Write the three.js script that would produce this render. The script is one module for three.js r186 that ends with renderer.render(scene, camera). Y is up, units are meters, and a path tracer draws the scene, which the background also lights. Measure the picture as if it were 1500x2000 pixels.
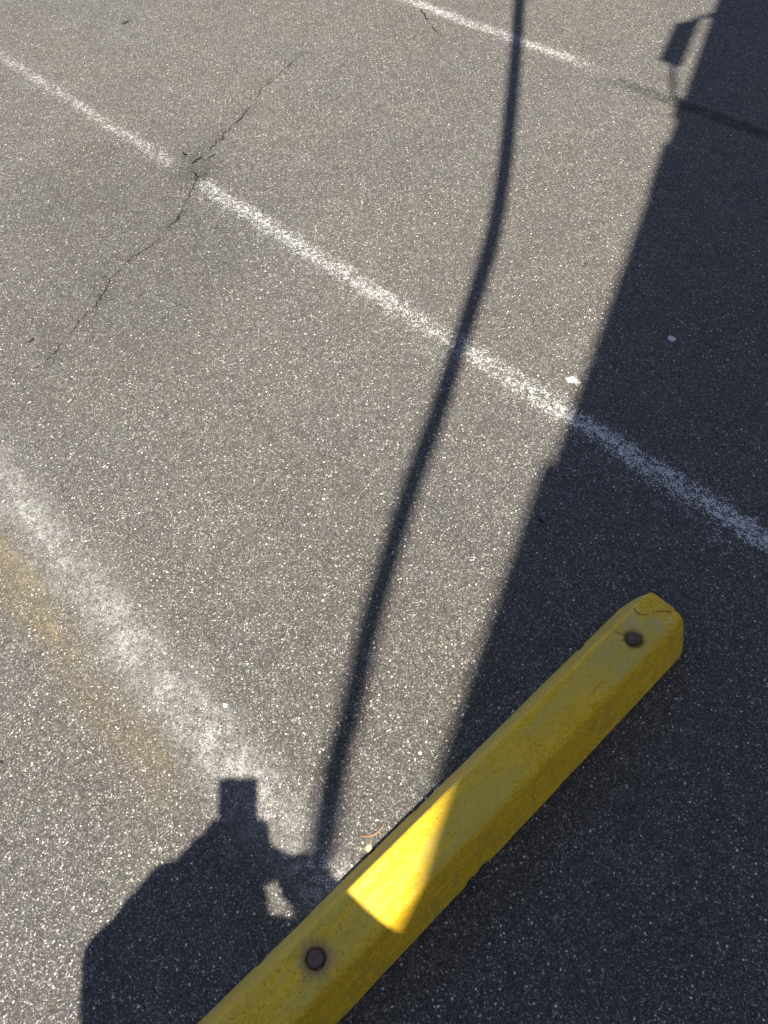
import * as THREE from 'three';
import { mergeGeometries } from 'three/addons/utils/BufferGeometryUtils.js';
import { RoundedBoxGeometry } from 'three/addons/geometries/RoundedBoxGeometry.js';

// ------------------------------------------------------------------ camera, sky, sun, exposure
const scene = new THREE.Scene();
const EYE = 1.5, FOCAL = 1481.33, PITCH = 0.9405, ROLL = -0.099;
const camera = new THREE.PerspectiveCamera(2 * Math.atan(1000 / FOCAL) * 180 / Math.PI, 0.75, 0.02, 900);
const V = (x, y, z) => new THREE.Vector3(x, y, z);
const camF = V(0, -Math.sin(PITCH), -Math.cos(PITCH)), up0 = V(0, Math.cos(PITCH), -Math.sin(PITCH));
const camR = V(1, 0, 0).multiplyScalar(Math.cos(ROLL)).addScaledVector(up0, Math.sin(ROLL));
const camU = V(-1, 0, 0).multiplyScalar(Math.sin(ROLL)).addScaledVector(up0, Math.cos(ROLL));
camera.position.set(0, EYE, 0);
camera.quaternion.setFromRotationMatrix(new THREE.Matrix4().makeBasis(camR, camU, camF.clone().negate()));

const KX = 0.2097, KZ = 0.3096;                       // a point h metres up throws its shadow (KX, KZ) * h away from the sun
const sunDir = V(KX, 1, KZ).normalize();
const sun = new THREE.DirectionalLight(new THREE.Color().setRGB(1, 0.925, 0.80), 5.0);
sun.position.copy(sunDir).multiplyScalar(40);
sun.castShadow = true;
sun.shadow.mapSize.set(4096, 4096);
Object.assign(sun.shadow.camera, { left: -12, right: 12, top: 12, bottom: -12, near: 1, far: 90 });
scene.add(sun, sun.target);

function clearSky() {                                  // cloudless summer sky: deep blue overhead, paler towards the horizon
  const w = 256, h = 128, d = new Float32Array(w * h * 4);
  for (let j = 0; j < h; j++) {
    const el = Math.max(0, ((j + 0.5) / h - 0.5) * Math.PI), k = Math.pow(1 - Math.sin(el), 3.2);
    for (let i = 0; i < w; i++) {
      const o = (j * w + i) * 4;
      d[o] = 0.112 + 0.13 * k; d[o + 1] = 0.148 + 0.148 * k; d[o + 2] = 0.252 + 0.145 * k; d[o + 3] = 1;
    }
  }
  const t = new THREE.DataTexture(d, w, h, THREE.RGBAFormat, THREE.FloatType);
  t.mapping = THREE.EquirectangularReflectionMapping; t.magFilter = t.minFilter = THREE.LinearFilter; t.needsUpdate = true;
  return t;
}
scene.background = clearSky();
scene.environment = scene.background;

const renderer = new THREE.WebGLRenderer({ antialias: true });
renderer.toneMapping = THREE.LinearToneMapping;
renderer.toneMappingExposure = 1.92;
renderer.shadowMap.enabled = true;
renderer.shadowMap.type = THREE.PCFSoftShadowMap;

// ------------------------------------------------------------------ helpers
const clamp = (x, a = 0, b = 1) => Math.min(b, Math.max(a, x));
const lerp = (a, b, t) => a + (b - a) * t;
const sstep = (a, b, x) => { const t = clamp((x - a) / (b - a)); return t * t * (3 - 2 * t); };
let seed = 20240611;
const rnd = () => { seed = (seed + 0x6D2B79F5) | 0; let t = Math.imul(seed ^ (seed >>> 15), 1 | seed); t = (t + Math.imul(t ^ (t >>> 7), 61 | t)) ^ t; return ((t ^ (t >>> 14)) >>> 0) / 4294967296; };
const rr = (a, b) => a + (b - a) * rnd();
function hash(x, y, s) {
  let h = Math.imul(x, 374761393) + Math.imul(y, 668265263) + Math.imul(s, 1274126177) | 0;
  h = Math.imul(h ^ (h >>> 13), 1274126177); h = Math.imul(h ^ (h >>> 16), 2246822519);
  return (h ^ (h >>> 15)) >>> 0;
}
const u01 = (h) => h / 4294967296;
function vnoise(x, y, s) {
  const ix = Math.floor(x), iy = Math.floor(y), fx = x - ix, fy = y - iy, ux = fx * fx * (3 - 2 * fx), uy = fy * fy * (3 - 2 * fy);
  return lerp(lerp(u01(hash(ix, iy, s)), u01(hash(ix + 1, iy, s)), ux), lerp(u01(hash(ix, iy + 1, s)), u01(hash(ix + 1, iy + 1, s)), ux), uy);
}
function fbm(x, y, s, oct = 4) { let v = 0, a = 0.5, n = 0; for (let k = 0; k < oct; k++) { v += a * vnoise(x, y, s + k * 17); n += a; x = x * 2.03 + 7.1; y = y * 2.03 + 3.7; a *= 0.5; } return v / n; }
let wF1 = 0, wF2 = 0, wId = 0;
function worley(x, y, s, period) {                     // distances to the nearest two scattered points, and the nearest one's number
  const ix = Math.floor(x), iy = Math.floor(y);
  wF1 = 9; wF2 = 9;
  for (let a = -1; a <= 1; a++) for (let b = -1; b <= 1; b++) {
    const cx = ix + a, cy = iy + b;
    const h = period ? hash(((cx % period) + period) % period, ((cy % period) + period) % period, s) : hash(cx, cy, s);
    const dx = cx + 0.08 + 0.84 * (h & 1023) / 1023 - x, dy = cy + 0.08 + 0.84 * ((h >>> 10) & 1023) / 1023 - y, d = dx * dx + dy * dy;
    if (d < wF1) { wF2 = wF1; wF1 = d; wId = h; } else if (d < wF2) wF2 = d;
  }
  wF1 = Math.sqrt(wF1); wF2 = Math.sqrt(wF2);
}
function dataTexture(data, w, h, srgb) {
  const t = new THREE.DataTexture(data, w, h, THREE.RGBAFormat, THREE.UnsignedByteType);
  t.magFilter = t.minFilter = THREE.LinearFilter; t.wrapS = t.wrapT = THREE.ClampToEdgeWrapping;
  if (srgb) t.colorSpace = THREE.SRGBColorSpace;
  t.needsUpdate = true;
  return t;
}
const enc = new Uint8Array(4097);
for (let i = 0; i <= 4096; i++) { const c = i / 4096; enc[i] = Math.round(255 * (c <= 0.0031308 ? 12.92 * c : 1.055 * Math.pow(c, 1 / 2.4) - 0.055)); }
const toS = (c) => enc[Math.round(clamp(c) * 4096)];
const std = (o) => new THREE.MeshStandardMaterial({ roughness: 0.9, metalness: 0, ...o });
const rgb = (r, g, b) => new THREE.Color().setRGB(r, g, b);
const taken = {};
function named(o, name) { const n = taken[name] = (taken[name] ?? -1) + 1; o.name = n ? `${name}_${String(n).padStart(3, '0')}` : name; return o; }
function shade(o) { o.castShadow = true; o.receiveShadow = true; return o; }
function part(name, geometry, material, parent, label) { const m = shade(new THREE.Mesh(geometry, material)); m.name = name; if (label) m.userData.label = label; parent.add(m); return m; }
function thing(name, label, category, group) { const g = named(new THREE.Group(), name); g.userData = { label, category }; if (group) g.userData.group = group; scene.add(g); return g; }
function single(name, geometry, material, label, category, group) { const m = named(shade(new THREE.Mesh(geometry, material)), name); m.userData = { label, category }; if (group) m.userData.group = group; scene.add(m); return m; }

// directions on the lot: the stall lines run along D1 (offset measured along N1), the wheel stop along D2 (offset along N2)
const N1 = [-0.7781, 0.6281], D1 = [0.6281, 0.7781], N2 = [0.6111, 0.7915], D2 = [0.7915, -0.6111];

// ------------------------------------------------------------------ asphalt: one stone-by-stone recipe used by the ground and by the paint on it
const G = { r: 0, g: 0, b: 0, h: 0 };
function asphalt(x, z, period) {
  const p1 = period ? Math.round(period / 0.0022) : 0, p2 = period ? Math.round(period / 0.0063) : 0;
  worley(x / 0.0022, z / 0.0022, 11, p1);              // the fine sand and chips of the wearing course
  const e1 = wF2 - wF1, id = wId, q = u01(Math.imul(id, 2654435761) >>> 0), q2 = u01(Math.imul(id, 40503 * 65537 + 1) >>> 0);
  let tone = q < 0.43 ? 0.038 + 0.028 * q2 : q < 0.75 ? 0.084 + 0.045 * q2 : q < 0.955 ? 0.145 + 0.11 * q2 : 0.34 + 0.34 * q2;
  let m = sstep(0.02, 0.30, e1), hgt = (0.35 + 0.65 * q2) * sstep(0, 0.6, e1), warm = (u01(Math.imul(id, 97 * 65537 + 3) >>> 0) - 0.5) * 0.07;
  const bend = 0.9 * (vnoise(x / 0.004, z / 0.004, 25) - 0.5);
  worley(x / 0.0063 + 3.3 + 0.35 * bend, z / 0.0063 + 1.7 - 0.35 * bend, 23, p2);   // coarser stones, some broken white
  const r2 = u01(Math.imul(wId, 2246822519) >>> 0), s2 = u01(Math.imul(wId, 3266489917) >>> 0);
  if (r2 < 0.50) {
    const rad = 0.15 + 0.22 * s2 * s2, k = sstep(rad, rad - 0.09, wF1);
    if (k > 0) { tone = lerp(tone, r2 < 0.066 ? 0.62 + 0.26 * s2 : r2 < 0.24 ? 0.18 + 0.1 * s2 : 0.06 + 0.03 * s2, k); m = Math.max(m, k); hgt = Math.max(hgt, k * (0.75 + 0.25 * s2)); warm = lerp(warm, (u01(Math.imul(wId, 668265263) >>> 0) - 0.42) * 0.12, k); }
  }
  const X = period ? 0 : x, Z = period ? 0 : z;
  const c = lerp(0.046, tone, m) * (0.78 + 0.20 * vnoise(x / 0.014, z / 0.014, 5) + 0.26 * vnoise(x / 0.0058, z / 0.0058, 7));
  const big = fbm(X / 0.55 + 9, Z / 0.55, 31, 4) - 0.5, mid = fbm(X / 0.07, Z / 0.07 + 4, 41, 3) - 0.5, hue = fbm(X / 0.045 + 2, Z / 0.045, 51, 2) - 0.5, brown = fbm(X / 0.33 + 5, Z / 0.33, 61, 3) - 0.5;
  const k = c * (1 + 0.17 * big + 0.18 * mid);
  G.r = k * (1.045 + warm + 0.10 * brown + 0.035 * hue);
  G.g = k * (0.985 + 0.04 * brown - 0.045 * hue);
  G.b = k * (0.905 - warm - 0.07 * brown + 0.035 * hue);
  G.h = hgt;
}
function scale3(k) { G.r *= k; G.g *= k; G.b *= k; }
const crackPath = [[-0.16, -3.635], [-0.262, -3.461], [-0.338, -3.338], [-0.407, -3.136], [-0.493, -2.971], [-0.547, -2.867], [-0.586, -2.808], [-0.566, -2.708], [-0.582, -2.592], [-0.599, -2.514], [-0.62, -2.438], [-0.66, -2.384], [-0.728, -2.272], [-0.779, -2.202], [-0.812, -2.131], [-0.833, -2.038], [-0.854, -1.99], [-0.89, -1.934], [-0.91, -1.866], [-0.944, -1.791]];
function crackDistance(x, z) {
  let best = 9;
  for (let i = 0; i < crackPath.length - 1; i++) {
    const [ax, az] = crackPath[i], [bx, bz] = crackPath[i + 1], ex = bx - ax, ez = bz - az, t = clamp(((x - ax) * ex + (z - az) * ez) / (ex * ex + ez * ez)), d = Math.hypot(x - ax - t * ex, z - az - t * ez);
    if (d < best) best = d;
  }
  return best;
}
function marks(x, z) {                                 // what lies in the asphalt itself: a tarred seam by the far line, crumbled binder round the crack
  const a = x * N1[0] + z * N1[1], s = x * D1[0] + z * D1[1];
  const wob = 0.02 * (fbm(s / 0.08, 3, 71, 3) - 0.5), grain = vnoise(x / 0.006, z / 0.006, 81);
  let tar = sstep(-1.86, -1.55, s) * (1 - sstep(0.018, 0.046, Math.abs(a + 2.815 + wob))) * (0.55 + 0.6 * fbm(x / 0.03, z / 0.03, 83, 3));
  if (tar > 0) { tar = clamp(tar * (0.6 + 0.8 * grain)); scale3(1 - 0.62 * tar); G.h *= 1 - 0.6 * tar; }
  const dx = x + 0.575, dz = z + 2.77, rad = Math.sqrt(dx * dx * 1.6 + dz * dz * 0.55);
  let cr = sstep(0.17, 0.03, rad + 0.09 * (fbm(x / 0.03, z / 0.03, 91, 3) - 0.5));
  if (cr > 0) { cr *= 0.4 + 0.8 * grain; scale3(1 - 0.36 * clamp(cr)); }
  if (x < 0.1 && z < -1.6) {                            // dirt and crumbs held along the crack
    const cd = crackDistance(x, z), st = sstep(0.045, 0.004, cd + 0.03 * (fbm(x / 0.02, z / 0.02, 95, 3) - 0.5)) * (0.35 + 0.9 * grain);
    if (st > 0) scale3(1 - 0.26 * clamp(st) * sstep(0.35, 0.6, fbm(x / 0.09, z / 0.09, 97, 3)));
  }
  const ux = x + 0.78, uz = z + 2.35, old = sstep(0.75, 0.2, Math.sqrt(ux * ux * 1.3 + uz * uz * 0.5) + 0.3 * (fbm(x / 0.15, z / 0.15, 93, 3) - 0.5));
  scale3(1 - 0.14 * old * (0.5 + grain));
}
function zoneMaterial(x0, x1, z0, z1, w) {
  const h = Math.round(w * (z1 - z0) / (x1 - x0)), col = new Uint8Array(w * h * 4), bmp = new Uint8Array(w * h * 4);
  for (let j = 0; j < h; j++) for (let i = 0; i < w; i++) {
    const x = lerp(x0, x1, (i + 0.5) / w), z = lerp(z0, z1, (j + 0.5) / h), o = (j * w + i) * 4;
    asphalt(x, z, 0); marks(x, z);
    col[o] = toS(G.r); col[o + 1] = toS(G.g); col[o + 2] = toS(G.b); col[o + 3] = 255;
    bmp[o] = bmp[o + 1] = bmp[o + 2] = clamp(G.h) * 255; bmp[o + 3] = 255;
  }
  return std({ map: dataTexture(col, w, h, true), bumpMap: dataTexture(bmp, w, h), bumpScale: 0.0011, roughness: 0.93 });
}
function tileMaterial(size, w) {
  const col = new Uint8Array(w * w * 4), bmp = new Uint8Array(w * w * 4);
  for (let j = 0; j < w; j++) for (let i = 0; i < w; i++) {
    const o = (j * w + i) * 4;
    asphalt((i + 0.5) / w * size, (j + 0.5) / w * size, size);
    col[o] = toS(G.r); col[o + 1] = toS(G.g); col[o + 2] = toS(G.b); col[o + 3] = 255;
    bmp[o] = bmp[o + 1] = bmp[o + 2] = clamp(G.h) * 255; bmp[o + 3] = 255;
  }
  const m = std({ map: dataTexture(col, w, w, true), bumpMap: dataTexture(bmp, w, w), bumpScale: 0.0011, roughness: 0.93 });
  m.map.wrapS = m.map.wrapT = m.bumpMap.wrapS = m.bumpMap.wrapT = THREE.RepeatWrapping;
  return m;
}

// cracks and pits: real slits cut through the sheet, with walls and a floor below it
function slit(points, width, jitter) {
  const c = new THREE.CatmullRomCurve3(points.map(([x, z]) => V(x, 0, z)), false, 'catmullrom', 0.2), n = Math.max(6, Math.round(c.getLength() / 0.011)), L = [], R = [];
  for (let i = 0; i <= n; i++) {
    width *= i ? 1 : 0.78;
    const t = i / n, p = c.getPoint(t), q = c.getTangent(t), end = Math.min(1, Math.min(t, 1 - t) * 6 + 0.06), w = width * 0.5 * end * rr(0.35, 1.35), o = rr(-jitter, jitter);
    L.push([p.x - q.z * (o - w), p.z + q.x * (o - w)]); R.push([p.x - q.z * (o + w), p.z + q.x * (o + w)]);
  }
  return L.concat(R.reverse());
}
const crackC = [
  slit([[-0.15, -3.65], [-0.2623, -3.4613], [-0.3376, -3.3385], [-0.36, -3.26]], 0.0055, 0.006),
  slit([[-0.385, -3.21], [-0.407, -3.1358], [-0.4926, -2.9712], [-0.5467, -2.8672]], 0.009, 0.007),
  slit([[-0.552, -2.858], [-0.575, -2.825], [-0.590, -2.80]], 0.016, 0.006),
  slit([[-0.535, -2.83], [-0.50, -2.86]], 0.010, 0.004),
  slit([[-0.610, -2.868], [-0.640, -2.90]], 0.010, 0.004),
  slit([[-0.588, -2.785], [-0.5658, -2.7084], [-0.5823, -2.5923], [-0.60, -2.52]], 0.0065, 0.007),
  slit([[-0.604, -2.50], [-0.6199, -2.4385], [-0.650, -2.395]], 0.009, 0.006),
  slit([[0.4037, -3.985], [0.4215, -3.8474]], 0.009, 0.006), slit([[0.435, -3.80], [0.445, -3.72], [0.47, -3.66]], 0.006, 0.006),
  slit([[0.488, -2.958], [0.475, -2.966]].map(([x, z]) => [-x, z]), 0.014, 0.002),
  slit([[-0.4473, -4.160], [-0.465, -4.156]], 0.012, 0.002), slit([[-0.705, -2.885], [-0.72, -2.878]], 0.010, 0.002),
];
const crackB = [
  slit([[-0.668, -2.335], [-0.7275, -2.2719], [-0.7793, -2.2016]], 0.0075, 0.007),
  slit([[-0.783, -2.192], [-0.8124, -2.1309], [-0.8327, -2.0375], [-0.8535, -1.9903]], 0.0062, 0.006),
  slit([[-0.858, -1.980], [-0.8899, -1.9345], [-0.9104, -1.8663]], 0.0052, 0.006),
  slit([[-0.914, -1.855], [-0.9439, -1.7911], [-0.99, -1.735]], 0.0046, 0.006),
  slit([[-1.031, -1.862], [-1.018, -1.872], [-1.012, -1.880]], 0.011, 0.002), slit([[-0.955, -1.904], [-0.945, -1.911]], 0.008, 0.002),
  slit([[-0.83, -2.16], [-0.845, -2.15]], 0.007, 0.002), slit([[-0.7, -2.04], [-0.708, -2.03]], 0.006, 0.002),
];
const outline = (pts) => { const s = new THREE.Path(); s.setFromPoints(pts.map(([x, z]) => new THREE.Vector2(x, -z))); return s; };
function sheet(pts, holes) {
  const s = new THREE.Shape(pts.map(([x, z]) => new THREE.Vector2(x, -z)));
  s.holes = holes.map(outline);
  const g = new THREE.ShapeGeometry(s);
  g.rotateX(-Math.PI / 2);
  return g;
}
const rect = (x0, x1, z0, z1) => [[x0, z1], [x1, z1], [x1, z0], [x0, z0]];
const ZA = [-1.08, 1.02, -1.25, 0.35], ZB = [-1.38, 1.38, -2.36, -1.25], ZC = [-1.88, 2.08, -4.78, -2.36];
function zoneGeometry([x0, x1, z0, z1], holes) {
  const g = sheet(rect(x0, x1, z0, z1), holes), p = g.attributes.position, uv = g.attributes.uv;
  for (let i = 0; i < p.count; i++) uv.setXY(i, (p.getX(i) - x0) / (x1 - x0), (p.getZ(i) - z0) / (z1 - z0));
  return g;
}
const TILE = 1.05;
function farGeometry() {
  const S = 450, hole = [[ZA[0], ZA[3]], [ZA[1], ZA[3]], [ZA[1], ZA[2]], [ZB[1], ZA[2]], [ZB[1], ZB[2]], [ZC[1], ZB[2]], [ZC[1], ZC[2]], [ZC[0], ZC[2]], [ZC[0], ZB[2]], [ZB[0], ZB[2]], [ZB[0], ZA[2]], [ZA[0], ZA[2]]];
  const g = sheet(rect(-S, S, -S, S), [hole]), p = g.attributes.position, uv = g.attributes.uv;
  for (let i = 0; i < p.count; i++) uv.setXY(i, p.getX(i) / TILE, p.getZ(i) / TILE);
  return g;
}
const groundGeometry = mergeGeometries([zoneGeometry(ZA, []), zoneGeometry(ZB, crackB), zoneGeometry(ZC, crackC), farGeometry()], true);
const ground = named(new THREE.Mesh(groundGeometry, [zoneMaterial(...ZA, 2048), zoneMaterial(...ZB, 2048), zoneMaterial(...ZC, 2048), tileMaterial(TILE, 1024)]), 'ground');
ground.userData = { kind: 'structure', label: 'weathered grey asphalt parking lot with pale stone chips', category: 'asphalt' };
ground.receiveShadow = true;
scene.add(ground);
console.log('ground');
const rawAsphalt = std({ color: rgb(0.045, 0.042, 0.038), roughness: 1 });
for (const pts of [...crackC, ...crackB]) {
  const n = pts.length, cx = pts.reduce((s, p) => s + p[0], 0) / n, pos = [], idx = [], D = 0.016;
  pts.forEach(([x, z]) => pos.push(x, 0, z)); pts.forEach(([x, z]) => pos.push(x, -D, z));
  for (let i = 0; i < n; i++) { const j = (i + 1) % n; idx.push(i, j, n + j, i, n + j, n + i); }
  const g = new THREE.BufferGeometry(); g.setAttribute('position', new THREE.Float32BufferAttribute(pos, 3)); g.setIndex(idx); g.computeVertexNormals();
  const f = sheet(pts, []); f.translate(0, -D, 0); f.deleteAttribute('uv');
  part(n > 24 ? 'crack' : 'pit', mergeGeometries([g.toNonIndexed(), f.toNonIndexed()]), rawAsphalt, ground);
}

// ------------------------------------------------------------------ worn paint: thin sheets whose cover follows the stones beneath
function paintStrip(name, label, offset, s0, s1, half, pieces, material, cover) {
  const geos = [], mats = [];
  for (let k = 0; k < pieces; k++) {
    const a = lerp(s0, s1, k / pieces), b = lerp(s0, s1, (k + 1) / pieces), w = Math.min(2048, Math.ceil((b - a) / 0.0009)), h = Math.ceil(2 * half / 0.0011), d = new Uint8Array(w * h * 4);
    for (let j = 0; j < h; j++) for (let i = 0; i < w; i++) {
      const s = lerp(a, b, (i + 0.5) / w), v = lerp(-half, half, (j + 0.5) / h), x = N1[0] * (offset + v) + D1[0] * s, z = N1[1] * (offset + v) + D1[1] * s, o = (j * w + i) * 4;
      asphalt(x, z, 0);
      const c = clamp(cover(s, v, x, z, G.h)) * 255;
      d[o] = d[o + 1] = d[o + 2] = c; d[o + 3] = 255;
    }
    const P = (s, v) => [N1[0] * (offset + v) + D1[0] * s, 0.002, N1[1] * (offset + v) + D1[1] * s], g = new THREE.BufferGeometry();
    g.setAttribute('position', new THREE.Float32BufferAttribute([...P(a, -half), ...P(b, -half), ...P(b, half), ...P(a, half)], 3));
    g.setAttribute('uv', new THREE.Float32BufferAttribute([0, 0, 1, 0, 1, 1, 0, 1], 2));
    g.setAttribute('normal', new THREE.Float32BufferAttribute([0, 1, 0, 0, 1, 0, 0, 1, 0, 0, 1, 0], 3));
    g.setIndex([0, 2, 1, 0, 3, 2]);
    geos.push(g);
    const m = material.clone(); m.alphaMap = dataTexture(d, w, h); m.transparent = true; mats.push(m);
  }
  const mesh = new THREE.Mesh(mergeGeometries(geos, true), mats);
  mesh.name = name; mesh.userData.label = label; mesh.receiveShadow = true; ground.add(mesh);
}
const whitePaint = std({ color: rgb(0.60, 0.597, 0.58), roughness: 0.8 }), dirtyYellow = std({ color: rgb(0.37, 0.285, 0.115), roughness: 0.9 });
// paint holds on the tops of the stones: level 1 leaves only hairline gaps, 0 leaves nothing
function onStones(level, h, x, z, cell = 0.0044) {
  if (level < 0.03) return 0;
  worley(x / cell + 0.5 * vnoise(x / 0.006, z / 0.006, 103), z / cell + 0.5 * vnoise(x / 0.006, z / 0.006, 105), 107, 0);
  const top = 0.54 * Math.min(1, (wF2 - wF1) * 1.35) + 0.30 * u01(Math.imul(wId, 2654435761) >>> 0) + 0.26 * h + 0.30 * (vnoise(x / 0.0024, z / 0.0024, 101) - 0.5) + 0.34 * (vnoise(x / 0.010, z / 0.010, 109) - 0.5), th = 1.06 - 0.92 * level;
  return sstep(th - 0.12, th + 0.12, top);
}
const across = (v, s, w, sd) => Math.exp(-Math.pow(Math.abs(v + 0.012 * (fbm(s / 0.16, 1, sd, 3) - 0.5)) / w, 2.6));
paintStrip('white_line', 'worn white stall line crossing the middle, broken at the crack', -1.245, -4.6, 0.9, 0.11, 4, whitePaint, (s, v, x, z, h) => {
  let amount = lerp(0.44, lerp(0.545, 0.70, sstep(-1.0, -0.4, s)), sstep(-2.7, -2.3, s));
  amount *= 0.80 + 0.40 * fbm(s / 0.11 + 3, v / 0.05, 121, 4);
  amount *= 1 - 0.85 * sstep(0.12, 0.05, Math.abs(s + 2.515 + 0.4 * v) + 0.05 * (fbm(x / 0.02, z / 0.02, 123, 2) - 0.5)) - 0.22 * sstep(0.14, 0.02, Math.abs(s + 1.22));
  return onStones(amount * Math.max(across(v, s, s < -2.5 ? 0.041 : 0.047, 111), 0.46 * Math.exp(-Math.pow((v - 0.014) / 0.085, 2))), h, x, z, s > -0.72 ? 0.0066 : 0.0046);
});
paintStrip('white_line', 'faint white line fading into a dark tarred seam at the top', -2.8435, -4.4, 0.2, 0.1, 3, whitePaint, (s, v, x, z, h) => {
  const fade = 1 - 0.62 * sstep(-2.02, -1.78, s) - 0.38 * sstep(-1.5, -1.1, s);
  let amount = 0.56 * fade * (0.78 + 0.44 * fbm(s / 0.15, v / 0.05, 141, 4));
  amount = Math.max(amount, 0.50 * sstep(-1.95, -1.8, s) * (1 - sstep(-1.5, -1.1, s)) * sstep(0.015, 0.05, Math.abs(v)) * (0.4 + fbm(s / 0.05, v / 0.03, 143, 3)));
  return onStones(amount * across(v, s, 0.047, 131), h, x, z);
});
paintStrip('white_line', 'blurred white line scuffed into patches at lower left', -0.047, -2.4, -0.262, 0.13, 2, whitePaint, (s, v, x, z, h) => {
  const body = Math.exp(-Math.pow((v + 0.016 * (fbm(s / 0.1, 5, 151, 2) - 0.5)) / 0.062, 2)), clump = sstep(0.34, 0.66, fbm(s / 0.05 + 1, v / 0.04, 161, 4));
  const vein = sstep(-0.47, -0.38, s);                 // near the stop the paint is left only in the hollows between the stones
  const tops = body * (0.24 + 0.24 * clump) * (0.12 + 1.2 * onStones(0.60, h, x, z, 0.0034));
  worley(x / 0.0056 + 0.9 * vnoise(x / 0.008, z / 0.008, 173), z / 0.0056 + 0.9 * vnoise(x / 0.008, z / 0.008, 175), 177, 0);
  const hollow = sstep(0.30, 0.08, wF2 - wF1) * body * (0.35 + 0.75 * clump) * sstep(0.25, 0.55, vnoise(x / 0.011, z / 0.011, 171));
  return Math.max(tops * (1 - 0.65 * vein), 0.72 * vein * hollow);
});
paintStrip('yellow_line', 'ghost of an old yellow line, ochre patches at left', 0.060, -2.4, 0.3, 0.1, 2, dirtyYellow, (s, v, x, z, h) => {
  const body = Math.exp(-Math.pow(v / 0.046, 2)), clump = sstep(0.32, 0.70, fbm(s / 0.13 + 7, v / 0.06, 181, 4));
  return body * (0.13 + 0.17 * clump) * (0.30 + 0.95 * onStones(0.6, h, x, z, 0.0034)) * (1 - sstep(-0.76, -0.55, s));
});
{ // a small splash of white paint beside the line
  const n = 96, d = new Uint8Array(n * n * 4), cx = 0.549, cz = -1.474, R = 0.036;
  for (let j = 0; j < n; j++) for (let i = 0; i < n; i++) {
    const u = (i / (n - 1)) * 2 - 1, v = (j / (n - 1)) * 2 - 1, x = cx + u * R, z = cz + v * R, o = (j * n + i) * 4;
    asphalt(x, z, 0);
    const r = Math.hypot(u, v * 1.25 - 0.25 * u) + 0.7 * (fbm(x / 0.014, z / 0.014, 191, 3) - 0.5);
    d[o] = d[o + 1] = d[o + 2] = 255 * onStones(0.74 * sstep(0.85, 0.3, r), G.h, x, z); d[o + 3] = 255;
  }
  const g = new THREE.PlaneGeometry(2 * R, 2 * R).rotateX(-Math.PI / 2).translate(cx, 0.0024, cz), uv = g.attributes.uv;
  for (let i = 0; i < uv.count; i++) uv.setY(i, 1 - uv.getY(i));
  const m = std({ color: rgb(0.72, 0.71, 0.66) }); m.alphaMap = dataTexture(d, n, n); m.transparent = true;
  const splash = part('paint_splash', g, m, ground, 'small white paint splash at the edge of the shade'); splash.castShadow = false;
}
console.log('paint');

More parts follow.
